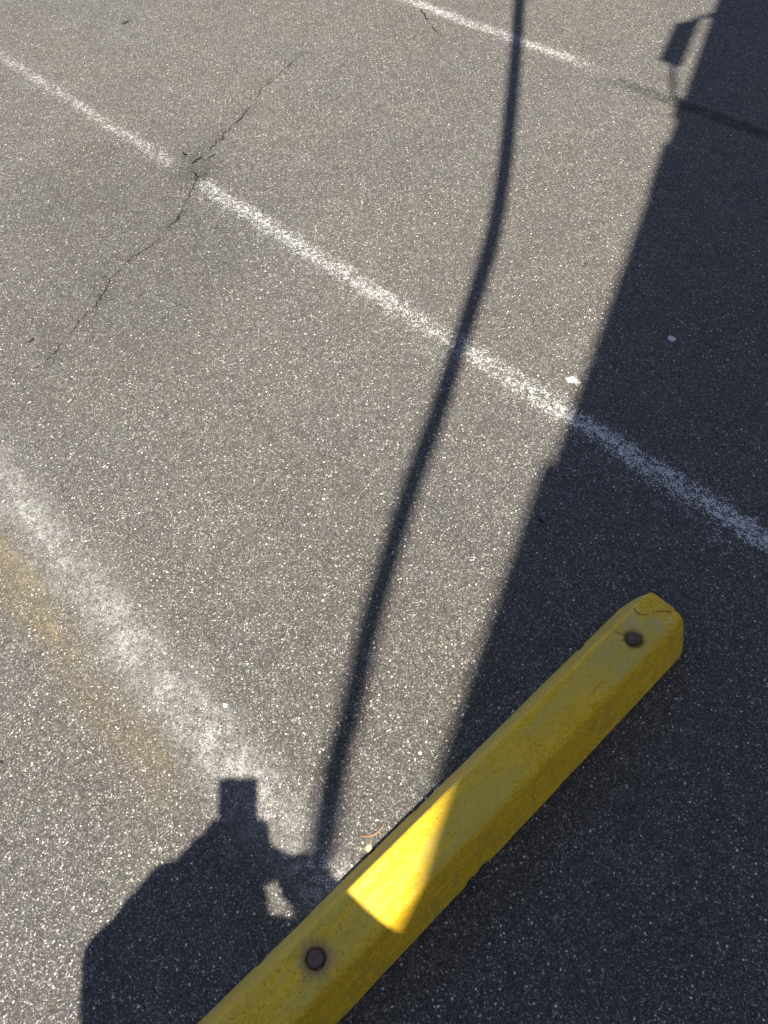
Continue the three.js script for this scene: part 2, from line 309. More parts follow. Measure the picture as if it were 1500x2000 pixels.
// ------------------------------------------------------------------ surfaces from distance fields (surface nets)
function surfaceNets(f, lo, hi, cell) {
  const n = [0, 1, 2].map((k) => Math.ceil((hi[k] - lo[k]) / cell) + 1), [nx, ny, nz] = n, val = new Float32Array(nx * ny * nz), at = (i, j, k) => (k * ny + j) * nx + i;
  for (let k = 0; k < nz; k++) for (let j = 0; j < ny; j++) for (let i = 0; i < nx; i++) val[at(i, j, k)] = f(lo[0] + i * cell, lo[1] + j * cell, lo[2] + k * cell);
  const idx = new Int32Array(nx * ny * nz).fill(-1), pos = [], tri = [];
  for (let k = 0; k < nz - 1; k++) for (let j = 0; j < ny - 1; j++) for (let i = 0; i < nx - 1; i++) {
    let c = 0, sx = 0, sy = 0, sz = 0;
    const edge = (a, b, ax, ay, az, bx, by, bz) => { const va = val[a], vb = val[b]; if ((va < 0) !== (vb < 0)) { const t = va / (va - vb); sx += ax + t * (bx - ax); sy += ay + t * (by - ay); sz += az + t * (bz - az); c++; } };
    const o = at(i, j, k), X = 1, Y = nx, Z = nx * ny;
    const s = (val[o] < 0) + (val[o + X] < 0) + (val[o + Y] < 0) + (val[o + X + Y] < 0) + (val[o + Z] < 0) + (val[o + X + Z] < 0) + (val[o + Y + Z] < 0) + (val[o + X + Y + Z] < 0);
    if (s === 0 || s === 8) continue;
    for (let b = 0; b < 2; b++) for (let a = 0; a < 2; a++) {
      edge(o + a * Y + b * Z, o + X + a * Y + b * Z, 0, a, b, 1, a, b);
      edge(o + a * X + b * Z, o + Y + a * X + b * Z, a, 0, b, a, 1, b);
      edge(o + a * X + b * Y, o + Z + a * X + b * Y, a, b, 0, a, b, 1);
    }
    idx[o] = pos.length / 3; pos.push(lo[0] + (i + sx / c) * cell, lo[1] + (j + sy / c) * cell, lo[2] + (k + sz / c) * cell);
  }
  for (let k = 1; k < nz - 1; k++) for (let j = 1; j < ny - 1; j++) for (let i = 1; i < nx - 1; i++) {
    const o = at(i, j, k), inside = val[o] < 0;
    for (const [d, p, q] of [[1, nx, nx * ny], [nx, nx * ny, 1], [nx * ny, 1, nx]]) {
      if (inside === (val[o + d] < 0)) continue;
      const a = idx[o], b = idx[o - p], c = idx[o - p - q], e = idx[o - q];
      if (inside) tri.push(a, b, c, a, c, e); else tri.push(a, c, b, a, e, c);
    }
  }
  const nor = new Float32Array(pos.length), h = cell * 0.5;
  for (let i = 0; i < pos.length; i += 3) {
    const x = pos[i], y = pos[i + 1], z = pos[i + 2], a = f(x + h, y, z) - f(x - h, y, z), b = f(x, y + h, z) - f(x, y - h, z), c = f(x, y, z + h) - f(x, y, z - h), l = Math.hypot(a, b, c) || 1;
    nor[i] = a / l; nor[i + 1] = b / l; nor[i + 2] = c / l;
  }
  const g = new THREE.BufferGeometry();
  g.setAttribute('position', new THREE.Float32BufferAttribute(pos, 3)); g.setAttribute('normal', new THREE.BufferAttribute(nor, 3)); g.setIndex(tri);
  return g;
}

// ------------------------------------------------------------------ the wheel stop: local x along it (far end +), y up, z towards the driver's side
const STOP = { far: 0.893, near: -0.993, n0: -0.3067, wb: 0.1586, h: 0.122 };
const stopAt = (d, n) => V(N2[0] * n + D2[0] * d, 0, N2[1] * n + D2[1] * d);
const stopMid = (STOP.far + STOP.near) / 2, stopHalf = (STOP.far - STOP.near) / 2, nMid = STOP.n0 + STOP.wb / 2;
const LIFT = 0.003;
{
  const stop = thing('wheel_stop', 'chipped yellow painted concrete wheel stop lying diagonally on the asphalt', 'wheel stop');
  stop.position.copy(stopAt(stopMid, nMid)); stop.rotation.y = Math.atan2(D2[1], -D2[0]) + Math.PI;
  // the section: convex outline given by half-planes (normal, offset), rounded where they meet
  const hw = STOP.wb / 2, xl = -hw + 0.0405, xr = hw - 0.0335, H = STOP.h;
  const plane = (z1, y1, z2, y2) => { const dz = z2 - z1, dy = y2 - y1, l = Math.hypot(dz, dy); return [-dy / l, dz / l, (-dy * z1 + dz * y1) / l]; };
  const PL = [plane(-hw, 0, xl, H), plane(xl, H, xr, H), plane(xr, H, hw, 0)].map((p) => p);
  const smax = (a, b, k) => { const h = Math.max(k - Math.abs(a - b), 0) / k; return Math.max(a, b) + h * h * k * 0.25; };
  const flakeEdge = [[0.8125, -0.037], [0.8115, -0.0335], [0.8091, -0.0263], [0.8103, -0.0181], [0.8157, -0.0094], [0.83, -0.0037], [0.8374, 0.0], [0.8442, 0.0057], [0.8505, 0.0137], [0.858, 0.02]];
  function flake(d, n) {                                // > 0 on the lifted crust of paint at the far end
    let edge = 0.9;
    for (let i = 0; i < flakeEdge.length - 1; i++) { const [d0, n0] = flakeEdge[i], [d1, n1] = flakeEdge[i + 1]; if (n >= n0 && n <= n1) edge = lerp(d0, d1, (n - n0) / (n1 - n0)); }
    return d - edge - 0.004 * (vnoise(n / 0.005, 3, 7) - 0.5);
  }
  const boltSpots = [[0.7545, 0.0063], [-0.0502, 0.0025], [-0.855, 0.0]];
  const field = (x, y, z) => {
    const d = x + stopMid;
    let v = -1e9;
    const a = z * PL[0][0] + y * PL[0][1] - PL[0][2], b = y - H, c = z * PL[2][0] + y * PL[2][1] - PL[2][2];
    v = smax(smax(a, b, 0.010), c, 0.013);
    for (const s of [-1, 1]) {                          // ends lean in a little, their corners are knocked off
      const e = (s * x - stopHalf) * 0.985 + y * 0.17;
      v = smax(v, e, 0.024);
      v = smax(v, (e + z - hw + 0.026) * 0.7071, 0.012);
      v = smax(v, (e - z - hw + 0.022) * 0.7071, 0.012);
    }
    v = Math.max(v, -y);
    let bump = 0.0016 * (fbm(x / 0.05, (z + y) / 0.05, 201, 4) - 0.5) + 0.0014 * (fbm(x / 0.22, z / 0.08 + y / 0.08, 203, 2) - 0.5);
    bump += 0.0026 * sstep(0.64, 0.82, fbm(x / 0.035, z / 0.035 + y / 0.02, 205, 3)) * sstep(0.03, 0, y);   // crumbled lower arris
    if (y > H - 0.02 && d > 0.72) { const fl = flake(d, z); bump += -0.0022 * sstep(-0.0005, 0.002, fl) + 0.0026 * sstep(0.0035, 0.0008, Math.abs(fl + 0.0005)) * sstep(0.35, 0.6, fbm(x / 0.012, z / 0.012, 209, 2)); }
    if (y > H - 0.02) for (const [bd, bn] of boltSpots) { const q = Math.hypot(d - bd, z - bn); if (q < 0.03) bump += 0.0055 * sstep(0.0185, 0.0135, q + 0.003 * (vnoise(x / 0.006, z / 0.006, 213) - 0.5)); }
    const cx = d - 0.853, cz = z - 0.046; if (d > 0.8) bump += 0.006 * sstep(0.014, 0.004, Math.hypot(cx, cz, (y - 0.098) * 0.8) + 0.006 * (vnoise(x / 0.006, y / 0.006, 211) - 0.5));
    return v + bump;
  };
  const g = surfaceNets(field, [-stopHalf - 0.02, -0.008, -hw - 0.012], [stopHalf + 0.02, H + 0.012, hw + 0.012], 0.0033);
  // uv in metres along the stop and round its section
  const LEN = 2 * stopHalf + 0.04, lenL = Math.hypot(xl + hw, H), lenT = xr - xl, PER = 2 * lenL + lenT + 0.02, p = g.attributes.position, uv = new Float32Array(p.count * 2);
  const sect = (y, z) => {
    const a = z * PL[0][0] + y * PL[0][1] - PL[0][2], b = y - H, c = z * PL[2][0] + y * PL[2][1] - PL[2][2];
    if (a > b && a > c) return clamp(y / H) * lenL;
    if (c > b) return lenL + lenT + (1 - clamp(y / H)) * lenL;
    return lenL + clamp((z - xl) / lenT) * lenT;
  };
  for (let i = 0; i < p.count; i++) { uv[2 * i] = (p.getX(i) + LEN / 2) / LEN; uv[2 * i + 1] = (sect(p.getY(i), p.getZ(i)) + 0.01) / PER; }
  g.setAttribute('uv', new THREE.BufferAttribute(uv, 2));
  // paint, wear, dust, rust
  const W = 2048, Hh = 320, col = new Uint8Array(W * Hh * 4), bmp = new Uint8Array(W * Hh * 4), tAt = (n) => lenL + (n - xl);
  const bolts = [[0.7545, 0.0063], [-0.0502, 0.0025], [-0.855, 0.0]];
  for (let j = 0; j < Hh; j++) for (let i = 0; i < W; i++) {
    const d = ((i + 0.5) / W - 0.5) * LEN + stopMid, t = (j + 0.5) / Hh * PER - 0.01, n = xl + (t - lenL), o = (j * W + i) * 4;
    const top = sstep(lenL - 0.006, lenL + 0.006, t) * sstep(lenL + lenT + 0.006, lenL + lenT - 0.006, t), left = sstep(lenL + 0.002, lenL - 0.012, t);
    const fine = 0.6 * vnoise(d / 0.0021, t / 0.0021, 221) + 0.4 * vnoise(d / 0.0046, t / 0.0046, 222), med = fbm(d / 0.03, t / 0.022, 223, 4), streak = fbm(d / 0.10, t / 0.012, 225, 4), big = fbm(d / 0.17, t / 0.09, 227, 3);
    let r = 0.90, gg = 0.55, b = 0.014;
    const tone = 0.84 + 0.24 * med + 0.62 * (fine - 0.5); r *= tone; gg *= tone * (0.97 + 0.08 * big); b *= tone;
    const mix = (k, R, Gc, B) => { r = lerp(r, R, k); gg = lerp(gg, Gc, k); b = lerp(b, B, k); };
    // thin, chalky paint worn off the top by tyres and shoes
    const tyre = top * sstep(0.40, 0.66, 0.55 * streak + 0.45 * big + 0.16 * (fine - 0.5)); mix(0.62 * tyre, 0.66, 0.50, 0.10);
    const grainy = top * sstep(0.50, 0.62, fine + 0.3 * (med - 0.5)); mix(0.30 * grainy, 0.68, 0.52, 0.11);
    const farWear = top * sstep(0.60, 0.70, d + 0.07 * (med - 0.5)) * sstep(0.835, 0.80, d) * sstep(0.048, 0.030, Math.abs(n - 0.004) + 0.02 * (med - 0.5)); mix(farWear * (0.34 + 0.4 * grainy), 0.58, 0.465, 0.13);
    for (const [pd, pn, pr] of [[0.8167, 0.0184, 0.0095], [0.790, -0.020, 0.013], [0.776, -0.014, 0.013]]) mix(0.62 * sstep(pr + 0.006, pr - 0.006, Math.hypot(d - pd, (n - pn) * 0.9) + 0.030 * (med - 0.5) + 0.008 * (fine - 0.5)), 0.58, 0.47, 0.18);
    { const a = (d - 0.841) * -0.42 + (n - 0.029) * 0.91, c = (d - 0.841) * 0.91 + (n - 0.029) * 0.42; mix(0.8 * sstep(0.003, 0.0012, Math.abs(c)) * sstep(0.012, 0.010, Math.abs(a)), 0.56, 0.52, 0.34); }
    // grey road dust caught on the rough flank away from the driver
    const dust = left * (0.45 + 0.55 * sstep(0.36, 0.64, fbm(d / 0.14, t / 0.006, 231, 3))); mix(0.80 * dust, 0.44, 0.37, 0.14);
    const scuff = (1 - top) * (1 - left) * sstep(0.56, 0.72, fbm(d / 0.02, t / 0.05, 233, 4)); mix(0.35 * scuff, 0.50, 0.38, 0.06);
    const brush = (1 - top) * (1 - left) * sstep(0.52, 0.64, fbm(d / 0.09 + t * 3, t / 0.004, 235, 3)); mix(0.24 * brush, 0.48, 0.32, 0.02);
    // pinholes and specks
    worley(d / 0.0085, t / 0.0085, 241, 0);
    const dotty = d < 0.12 ? 0.2 : d > 0.62 ? 0.16 : 0.05, pit = u01(Math.imul(wId, 2654435761) >>> 0) < dotty ? sstep(0.17, 0.07, wF1) : 0; mix(0.75 * pit, 0.10, 0.075, 0.025);
    // rust bled from the bolts
    bolts.forEach(([bd, bn], q) => {
      const dx = d - bd, dn = n - bn, rad = Math.hypot(dx, dn); if (rad > 0.09) return;
      const ang = Math.atan2(dn, dx), ray = fbm(ang * 3.2, rad / 0.03, 251 + q, 3), wob = rad * (0.72 + 0.6 * ray);
      if (q === 0) { mix((0.66 + 0.4 * (fine - 0.5)) * sstep(0.027, 0.015, wob), 0.16, 0.075, 0.035); mix(0.6 * sstep(0.0045, 0.001, Math.abs(dx + dn * -0.42 - 0.002) + 0.003 * (ray - 0.5)) * sstep(-0.045, -0.030, dn) * (dn < 0 ? 1 : 0), 0.26, 0.12, 0.030); }
      else { mix((0.62 + 0.4 * (fine - 0.5)) * sstep(0.034, 0.016, wob), 0.17, 0.10, 0.105); mix(0.7 * sstep(0.0175, 0.0145, rad + 0.003 * (ray - 0.5)), 0.07, 0.04, 0.038); mix(0.4 * sstep(0.050, 0.028, wob) * sstep(0.42, 0.58, ray), 0.30, 0.19, 0.10); }
    });
    // scratches
    for (const [x0, n0, x1, n1] of [[0.6112, 0.0208, 0.6411, 0.0192], [0.604, 0.019, 0.607, 0.0205], [0.831, -0.0346, 0.8415, -0.0212], [0.857, -0.001, 0.8607, 0.0117]]) {
      const ex = x1 - x0, en = n1 - n0, l = clamp(((d - x0) * ex + (n - n0) * en) / (ex * ex + en * en)), q = Math.hypot(d - x0 - l * ex, n - n0 - l * en); mix(0.62 * sstep(0.0013, 0.0005, q + 0.0006 * (fine - 0.3)), 0.20, 0.13, 0.03);
    }
    // broken edge of the paint crust
    const lip = top > 0.3 && d > 0.74 ? flake(d, n) + 0.0006 : -1, fl = Math.abs(lip), raised = sstep(0, 0.002, lip); mix(0.75 * sstep(0.0022, 0.0007, fl) * sstep(0.36, 0.5, fbm(d / 0.008, n / 0.008, 261, 2)), 0.10, 0.075, 0.02);
    col[o] = toS(r); col[o + 1] = toS(gg); col[o + 2] = toS(b); col[o + 3] = 255;
    bmp[o] = bmp[o + 1] = bmp[o + 2] = 255 * clamp(0.10 + 0.45 * fine + 0.20 * med - 0.5 * pit - 0.35 * sstep(0.0024, 0.0008, fl) + 0.25 * raised); bmp[o + 3] = 255;
  }
  part('body', g, std({ map: dataTexture(col, W, Hh, true), bumpMap: dataTexture(bmp, W, Hh), bumpScale: 0.0014, roughness: 0.8 }), stop).position.y = LIFT;
  // steel pins, their heads rusted
  const rw = 64, rc = new Uint8Array(rw * rw * 4);
  for (let j = 0; j < rw; j++) for (let i = 0; i < rw; i++) { const o = (j * rw + i) * 4, f = fbm(i / 9, j / 9, 271, 4), f2 = fbm(i / 4, j / 4, 273, 3); rc[o] = toS(0.085 + 0.10 * f); rc[o + 1] = toS(0.055 + 0.05 * f + 0.02 * f2); rc[o + 2] = toS(0.055 + 0.05 * f2); rc[o + 3] = 255; }
  const rust = std({ map: dataTexture(rc, rw, rw, true), roughness: 0.72, metalness: 0.25 });
  const head = (r, h, dent) => {
    const g2 = new THREE.LatheGeometry([[0, h * 0.96], [r * 0.5, h], [r * 0.80, h * 0.985], [r * 0.93, h * 0.90], [r, h * 0.66], [r * 0.98, 0], [r * 0.92, -0.012]].map(([a, b]) => new THREE.Vector2(a, b)), 22), q = g2.attributes.position;
    for (let i = 0; i < q.count; i++) { const x = q.getX(i), z = q.getZ(i), k = 1 + dent * (vnoise(x / 0.007 + 5, z / 0.007 + 5, 281) - 0.5); q.setXYZ(i, x * k, q.getY(i) * (1 + dent * (vnoise(x / 0.005 + 9, z / 0.005, 283) - 0.5)), z * k); }
    g2.computeVertexNormals(); return g2;
  };
  const A = part('anchor_bolt', head(0.0108, 0.0095, 0.30), rust, stop, 'proud rusty bolt head near the far end, tilted'); A.position.set(0.7545 - stopMid, H + LIFT - 0.0005, 0.0063); A.rotation.set(0.30, 0, -0.34);
  const B = part('anchor_bolt', head(0.0122, 0.0035, 0.26), rust, stop, 'flush round rusty bolt head in a purple-brown stain'); B.position.set(-0.0502 - stopMid, H + LIFT - 0.0006, 0.0025);
  const C = part('anchor_bolt', head(0.0125, 0.0045, 0.2), rust, stop); C.position.set(-0.855 - stopMid, H + LIFT - 0.0006, 0);
}
console.log('stop');

// ------------------------------------------------------------------ loose bits lying on the lot
function chip(size, flat, sd, n = 9) {                 // an angular stone chip
  const g0 = new THREE.IcosahedronGeometry(0.5, 1), p = g0.attributes.position;
  for (let i = 0; i < p.count; i++) {
    const x = p.getX(i), y = p.getY(i), z = p.getZ(i), k = 0.66 + 0.68 * vnoise(x * 2.1 + sd * 3.7, y * 2.1 + z * 2.9 + sd, 301);
    p.setXYZ(i, x * k * size, Math.max(y * k * size * flat, -0.18 * size * flat), z * k * size);
  }
  g0.computeVertexNormals();
  return g0;
}
const debris = [
  ['stone_chip', 'white triangular stone chip on sunlit asphalt left of centre', -0.3705, -0.6362, 0.0105, 0.5, [0.72, 0.70, 0.66]],
  ['stone_chip', 'white chip near the shade edge above the wheel stop', 0.0234, -0.4954, 0.0085, 0.7, [0.66, 0.63, 0.57]],
  ['stone_chip', 'pale flat flake lying in the shade at upper right', 0.8621, -1.5999, 0.021, 0.25, [0.62, 0.62, 0.62]],
  ['pebble', 'tan pebble against the sunlit edge of the wheel stop', -0.0905, -0.3285, 0.0125, 0.75, [0.62, 0.47, 0.28]],
  ['pebble', 'pinkish pebble inside the shadow beside the wheel stop', -0.2521, -0.2742, 0.0105, 0.75, [0.50, 0.38, 0.33]],
  ['bark_crumb', 'dark crumb in the shade left of the white line', 0.3719, -1.0212, 0.020, 0.4, [0.020, 0.017, 0.014]],
  ['bark_crumb', 'dark scrap at the top left of the lot', -1.0083, -4.1531, 0.034, 0.4, [0.035, 0.028, 0.02]],
  ['bark_crumb', 'small brown scrap beside the shade edge at upper right', 0.7042, -1.9755, 0.016, 0.4, [0.07, 0.045, 0.025]],
  ['bark_crumb', 'tiny dark seed beside the cable shadow near the stop', -0.1942, -0.441, 0.008, 0.6, [0.03, 0.022, 0.014]],
  ['bark_crumb', 'brown crumb on sunlit asphalt above the wheel stop, left of a pair', 0.111, -0.7378, 0.009, 0.5, [0.05, 0.032, 0.02]],
  ['bark_crumb', 'brown crumb on sunlit asphalt above the wheel stop, right of a pair', 0.1327, -0.7329, 0.008, 0.5, [0.06, 0.036, 0.02]],
  ['bark_crumb', 'black crumb at the left edge of the lot', -0.826, -0.5633, 0.012, 0.6, [0.02, 0.016, 0.012]],
];
debris.forEach(([name, label, x, z, size, flat, c], i) => {
  const m = single(name, chip(size, flat, i + 1), std({ color: rgb(...c), roughness: 0.85, flatShading: true }), label, name === 'pebble' ? 'pebble' : name === 'stone_chip' ? 'stone chip' : 'crumb');
  m.position.set(x, size * flat * 0.17, z); m.rotation.y = i * 1.7;
  if (name === 'bark_crumb') m.scale.z = 0.5;
});
{ // a curled dry leaf stalk lying against the stop, and a straw
  const bark = std({ color: rgb(0.26, 0.17, 0.115), roughness: 0.85 });
  const P = [[-0.105, -0.3515], [-0.092, -0.3495], [-0.079, -0.3505], [-0.068, -0.3565], [-0.060, -0.3665], [-0.056, -0.3735]].map(([x, z], i) => V(x, 0.004 + 0.005 * Math.sin(i / 5 * Math.PI), z));
  const curl = thing('dry_leaf', 'curled brown dry leaf sliver lying against the wheel stop', 'leaf');
  const path = new THREE.CatmullRomCurve3(P), n = 26, pos = [], idx = [];
  for (let i = 0; i <= n; i++) { const t = i / n, p = path.getPoint(t), q = path.getTangent(t), w = 0.0024 * Math.sin(Math.PI * Math.min(1, 0.12 + t * 0.9)) + 0.0005; for (let k = 0; k < 7; k++) { const a = k / 6 * Math.PI * 1.15 - 0.2; pos.push(p.x - q.z * Math.cos(a) * w, p.y - 0.0015 + Math.sin(a) * w * 0.8, p.z + q.x * Math.cos(a) * w); } }
  for (let i = 0; i < n; i++) for (let k = 0; k < 6; k++) { const a = i * 7 + k; idx.push(a, a + 7, a + 1, a + 1, a + 7, a + 8); }
  const g = new THREE.BufferGeometry(); g.setAttribute('position', new THREE.Float32BufferAttribute(pos, 3)); g.setIndex(idx); g.computeVertexNormals();
  const blade = std({ color: rgb(0.24, 0.15, 0.10), roughness: 0.8 }); blade.side = THREE.DoubleSide;
  part('blade', g, blade, curl);
  part('stalk', new THREE.TubeGeometry(new THREE.CatmullRomCurve3([V(-0.089, 0.004, -0.349), V(-0.0865, 0.005, -0.342), V(-0.084, 0.003, -0.336)]), 8, 0.0008, 5), bark, curl);
  single('dry_straw', new THREE.TubeGeometry(new THREE.CatmullRomCurve3([V(-0.2195, 0.0018, -0.2665), V(-0.205, 0.003, -0.252), V(-0.1915, 0.002, -0.2425)]), 10, 0.0006, 5), std({ color: rgb(0.5, 0.44, 0.34) }), 'thin pale straw in the shadow beside the wheel stop', 'straw');
}
{ // loose grit, uncountable
  const grit = new THREE.InstancedMesh(chip(1, 0.6, 77), std({ color: 0xffffff, roughness: 0.9, flatShading: true }), 700), m = new THREE.Matrix4(), q = new THREE.Quaternion(), c = new THREE.Color();
  for (let i = 0; i < 700; i++) {
    const near = rnd(), z = 0.1 - 4.2 * near * near, x = rr(-1, 1) * (0.75 - 0.27 * z) + 0.03 * z, s = 0.0014 + 0.0026 * Math.pow(rnd(), 5), tone = rnd() < 0.6 ? rr(0.3, 0.6) : rr(0.05, 0.16), nn = x * N2[0] + z * N2[1];
    const hidden = nn > -0.33 && nn < -0.13;
    q.setFromAxisAngle(V(0, 1, 0), rr(0, 6.28)); m.compose(V(hidden ? x - 0.4 : x, s * 0.12, hidden ? z - 0.4 : z), q, V(s, s, s)); grit.setMatrixAt(i, m);
    grit.setColorAt(i, c.setRGB(tone * 1.02, tone, tone * rr(0.88, 0.98)));
  }
  grit.name = 'loose_grit'; grit.userData = { kind: 'stuff', label: 'loose pale grit scattered over the asphalt', category: 'grit' }; shade(grit); scene.add(grit);
}

// ------------------------------------------------------------------ outside the frame: what throws the shadows
const lift = (x, z, h) => V(x + KX * h, h, z + KZ * h);
{ // the flat canopy to the right: its edge runs along the edge of the shade, open underneath, on steel posts
  const HB = 4.6, ED = [0.4505, -0.8928], EN = [0.8928, 0.4505];
  const b = thing('canopy', 'flat white canopy on steel posts over the lot, out of frame to the right', 'canopy');
  b.rotation.y = Math.atan2(-ED[1], ED[0]);            // local x along the edge, local z in under the canopy
  const base = -0.153 + (KX * EN[0] + KZ * EN[1]) * HB, shift = (KX * ED[0] + KZ * ED[1]) * HB;
  b.position.set(EN[0] * base, 0, EN[1] * base);
  const white = std({ color: rgb(0.78, 0.77, 0.73), roughness: 0.85 }), metal = std({ color: rgb(0.42, 0.42, 0.41), roughness: 0.6, metalness: 0.3 }), dark = std({ color: rgb(0.06, 0.06, 0.065), roughness: 0.4 });
  const bx = (x0, x1, y0, y1, z0, z1) => new THREE.BoxGeometry(x1 - x0, y1 - y0, z1 - z0).translate((x0 + x1) / 2, (y0 + y1) / 2, (z0 + z1) / 2);
  const X0 = -7, X1 = 11, DEEP = 7.5;
  part('roof', bx(X0 + 0.02, X1 - 0.02, HB - 0.30, HB - 0.06, 0.06, DEEP), white, b);
  part('soffit', bx(X0 + 0.1, X1 - 0.1, HB - 0.33, HB - 0.302, 0.1, DEEP - 0.05), white, b);
  for (const [x0, x1, z0, z1] of [[X0, -0.2, 0.02, 0.02], [-0.196, 0.30, 0.02, -0.008], [0.304, 1.262, -0.009, -0.021], [1.266, 2.50, 0.0, 0.001], [2.504, 2.86, -0.005, -0.010], [2.864, 3.04, 0.005, 0.006], [3.044, 3.20, -0.012, -0.020], [3.204, 4.4, 0.003, -0.002], [4.404, X1, 0, 0]]) {
    const s = new THREE.Shape([[x0, z0], [x1, z1], [x1, 0.22], [x0, 0.22]].map(([x, z]) => new THREE.Vector2(x + shift, z)));
    part('edge_trim', new THREE.ExtrudeGeometry(s, { depth: 0.05, bevelEnabled: false }).rotateX(Math.PI / 2).translate(0, HB, 0), metal, b);
  }
  for (const x of [-4, 2, 8]) for (const z of [2.2, 6]) { const p = part('post', bx(x - 0.09, x + 0.09, 0.02, HB - 0.33, z - 0.09, z + 0.09), metal, b); part('base_plate', bx(x - 0.18, x + 0.18, 0.001, 0.019, z - 0.18, z + 0.18), metal, p); }

  // a tilted panel on a bracket at the canopy edge
  const pn = thing('bracket_panel', 'small tilted flat panel on a bracket at the canopy edge, out of frame', 'panel');
  const S = { a: [1.4774, -3.5735], b: [1.5765, -3.5875], c: [1.3654, -3.1818], d: [1.3079, -3.2496] }, h0 = HB + 0.05, h1 = HB + 0.40;
  const A = lift(...S.a, h0), D = lift(...S.d, h0), B = lift(...S.b, h1), C = lift(...S.c, h1 - 0.1);
  const nrm = B.clone().sub(A).cross(D.clone().sub(A)).normalize().multiplyScalar(0.02), V8 = [A, B, C, D, ...[A, B, C, D].map((p) => p.clone().add(nrm))];
  const g = new THREE.BufferGeometry(); g.setAttribute('position', new THREE.Float32BufferAttribute(V8.flatMap((p) => p.toArray()), 3)); g.setIndex([0, 1, 2, 0, 2, 3, 4, 6, 5, 4, 7, 6, 0, 5, 1, 0, 4, 5, 1, 6, 2, 1, 5, 6, 2, 7, 3, 2, 6, 7, 3, 4, 0, 3, 7, 4]);
  const gn = g.toNonIndexed(); gn.computeVertexNormals(); part('face', gn, dark, pn);
  const bar = (p, q, r) => new THREE.TubeGeometry(new THREE.LineCurve3(p, q), 1, r, 8);
  part('arm', bar(lift(1.56, -3.583, h1), lift(1.74, -3.66, HB - 0.02), 0.017), metal, pn);
  part('post', bar(lift(1.352, -3.20, h1 - 0.1), lift(1.275, -2.93, HB - 0.02), 0.012), metal, pn);
}
{ // the overhead cable: it hangs in one vertical plane, its sag gives the bow of its shadow
  const S = [[0.8692, -3.9698], [0.7582, -3.4566], [0.67, -3.0649], [0.5506, -2.556], [0.4539, -2.196], [0.3751, -1.9633], [0.2593, -1.6493], [0.1604, -1.3808], [0.0685, -1.1494], [0.0013, -0.9598], [-0.0593, -0.7789], [-0.1024, -0.6174], [-0.1455, -0.4837], [-0.184, -0.3092]];
  const [ax, az] = S[0], [bx, bz] = S[13], l = Math.hypot(bx - ax, bz - az), cx = (bx - ax) / l, cz = (bz - az) / l, mx = -cz, mz = cx, km = KX * mx + KZ * mz;
  const pts = S.map(([x, z]) => { const dev = (x - ax) * mx + (z - az) * mz, h = 4.1 - dev / km; return lift(x, z, h); });
  const out = (p, q, t, rise) => p.clone().addScaledVector(V(p.x - q.x, 0, p.z - q.z).normalize(), t).add(V(0, rise, 0));
  const e0 = out(pts[0], pts[3], 5, 1.3), m0 = out(pts[0], pts[3], 2, 0.35), e1 = out(pts[13], pts[11], 5, 1.6), m1 = out(pts[13], pts[11], 1.5, 0.5);
  const curve = new THREE.CatmullRomCurve3([e0, m0, ...pts, m1, e1], false, 'centripetal');
  single('overhead_cable', new THREE.TubeGeometry(curve, 240, 0.0275, 10), std({ color: rgb(0.03, 0.03, 0.03), roughness: 0.6 }), 'thick black overhead cable hung between two poles, out of frame', 'cable');
  for (const e of [e0, e1]) {
    const pole = thing('utility_pole', e === e0 ? 'wooden pole beyond the top of the picture carrying the cable' : 'wooden pole behind the camera carrying the cable', 'pole');
    pole.position.set(e.x, 0, e.z);
    part('shaft', new THREE.CylinderGeometry(0.09, 0.13, e.y + 0.6, 16).translate(0, (e.y + 0.6) / 2, 0), std({ color: rgb(0.13, 0.09, 0.06) }), pole);
    part('clamp', new THREE.TorusGeometry(0.11, 0.022, 8, 20).rotateX(Math.PI / 2).translate(0, e.y, 0), std({ color: rgb(0.2, 0.2, 0.2), metalness: 0.6, roughness: 0.5 }), pole);
  }
}

// ------------------------------------------------------------------ the person taking the picture, behind the lens
const world = (o, r, u, t) => o.clone().addScaledVector(camR, r).addScaledVector(camU, u).addScaledVector(camF, -t);
const phoneC = world(camera.position, -0.0205, -0.0585, 0.014);
{
  const phone = thing('smartphone', 'dark smartphone held level in front of the person, out of frame', 'phone');
  phone.position.copy(phoneC); phone.quaternion.copy(camera.quaternion);
  part('case', new RoundedBoxGeometry(0.077, 0.160, 0.0085, 4, 0.004), std({ color: rgb(0.03, 0.03, 0.035), roughness: 0.5 }), phone);
  part('screen', new RoundedBoxGeometry(0.071, 0.152, 0.001, 2, 0.0004).translate(0, 0, 0.0048), std({ color: rgb(0.015, 0.015, 0.018), roughness: 0.15 }), phone);
  const bump = part('camera_bump', new RoundedBoxGeometry(0.034, 0.036, 0.003, 3, 0.0012).translate(0.0175, 0.055, -0.0055), std({ color: rgb(0.03, 0.03, 0.035), roughness: 0.3 }), phone);
  for (const [x, y] of [[0.0205, 0.0585], [0.0205, 0.046]]) part('lens', new THREE.CylinderGeometry(0.006, 0.006, 0.001, 20).rotateX(Math.PI / 2).translate(x, y, -0.0075), std({ color: rgb(0.01, 0.01, 0.012), roughness: 0.1 }), bump);
}
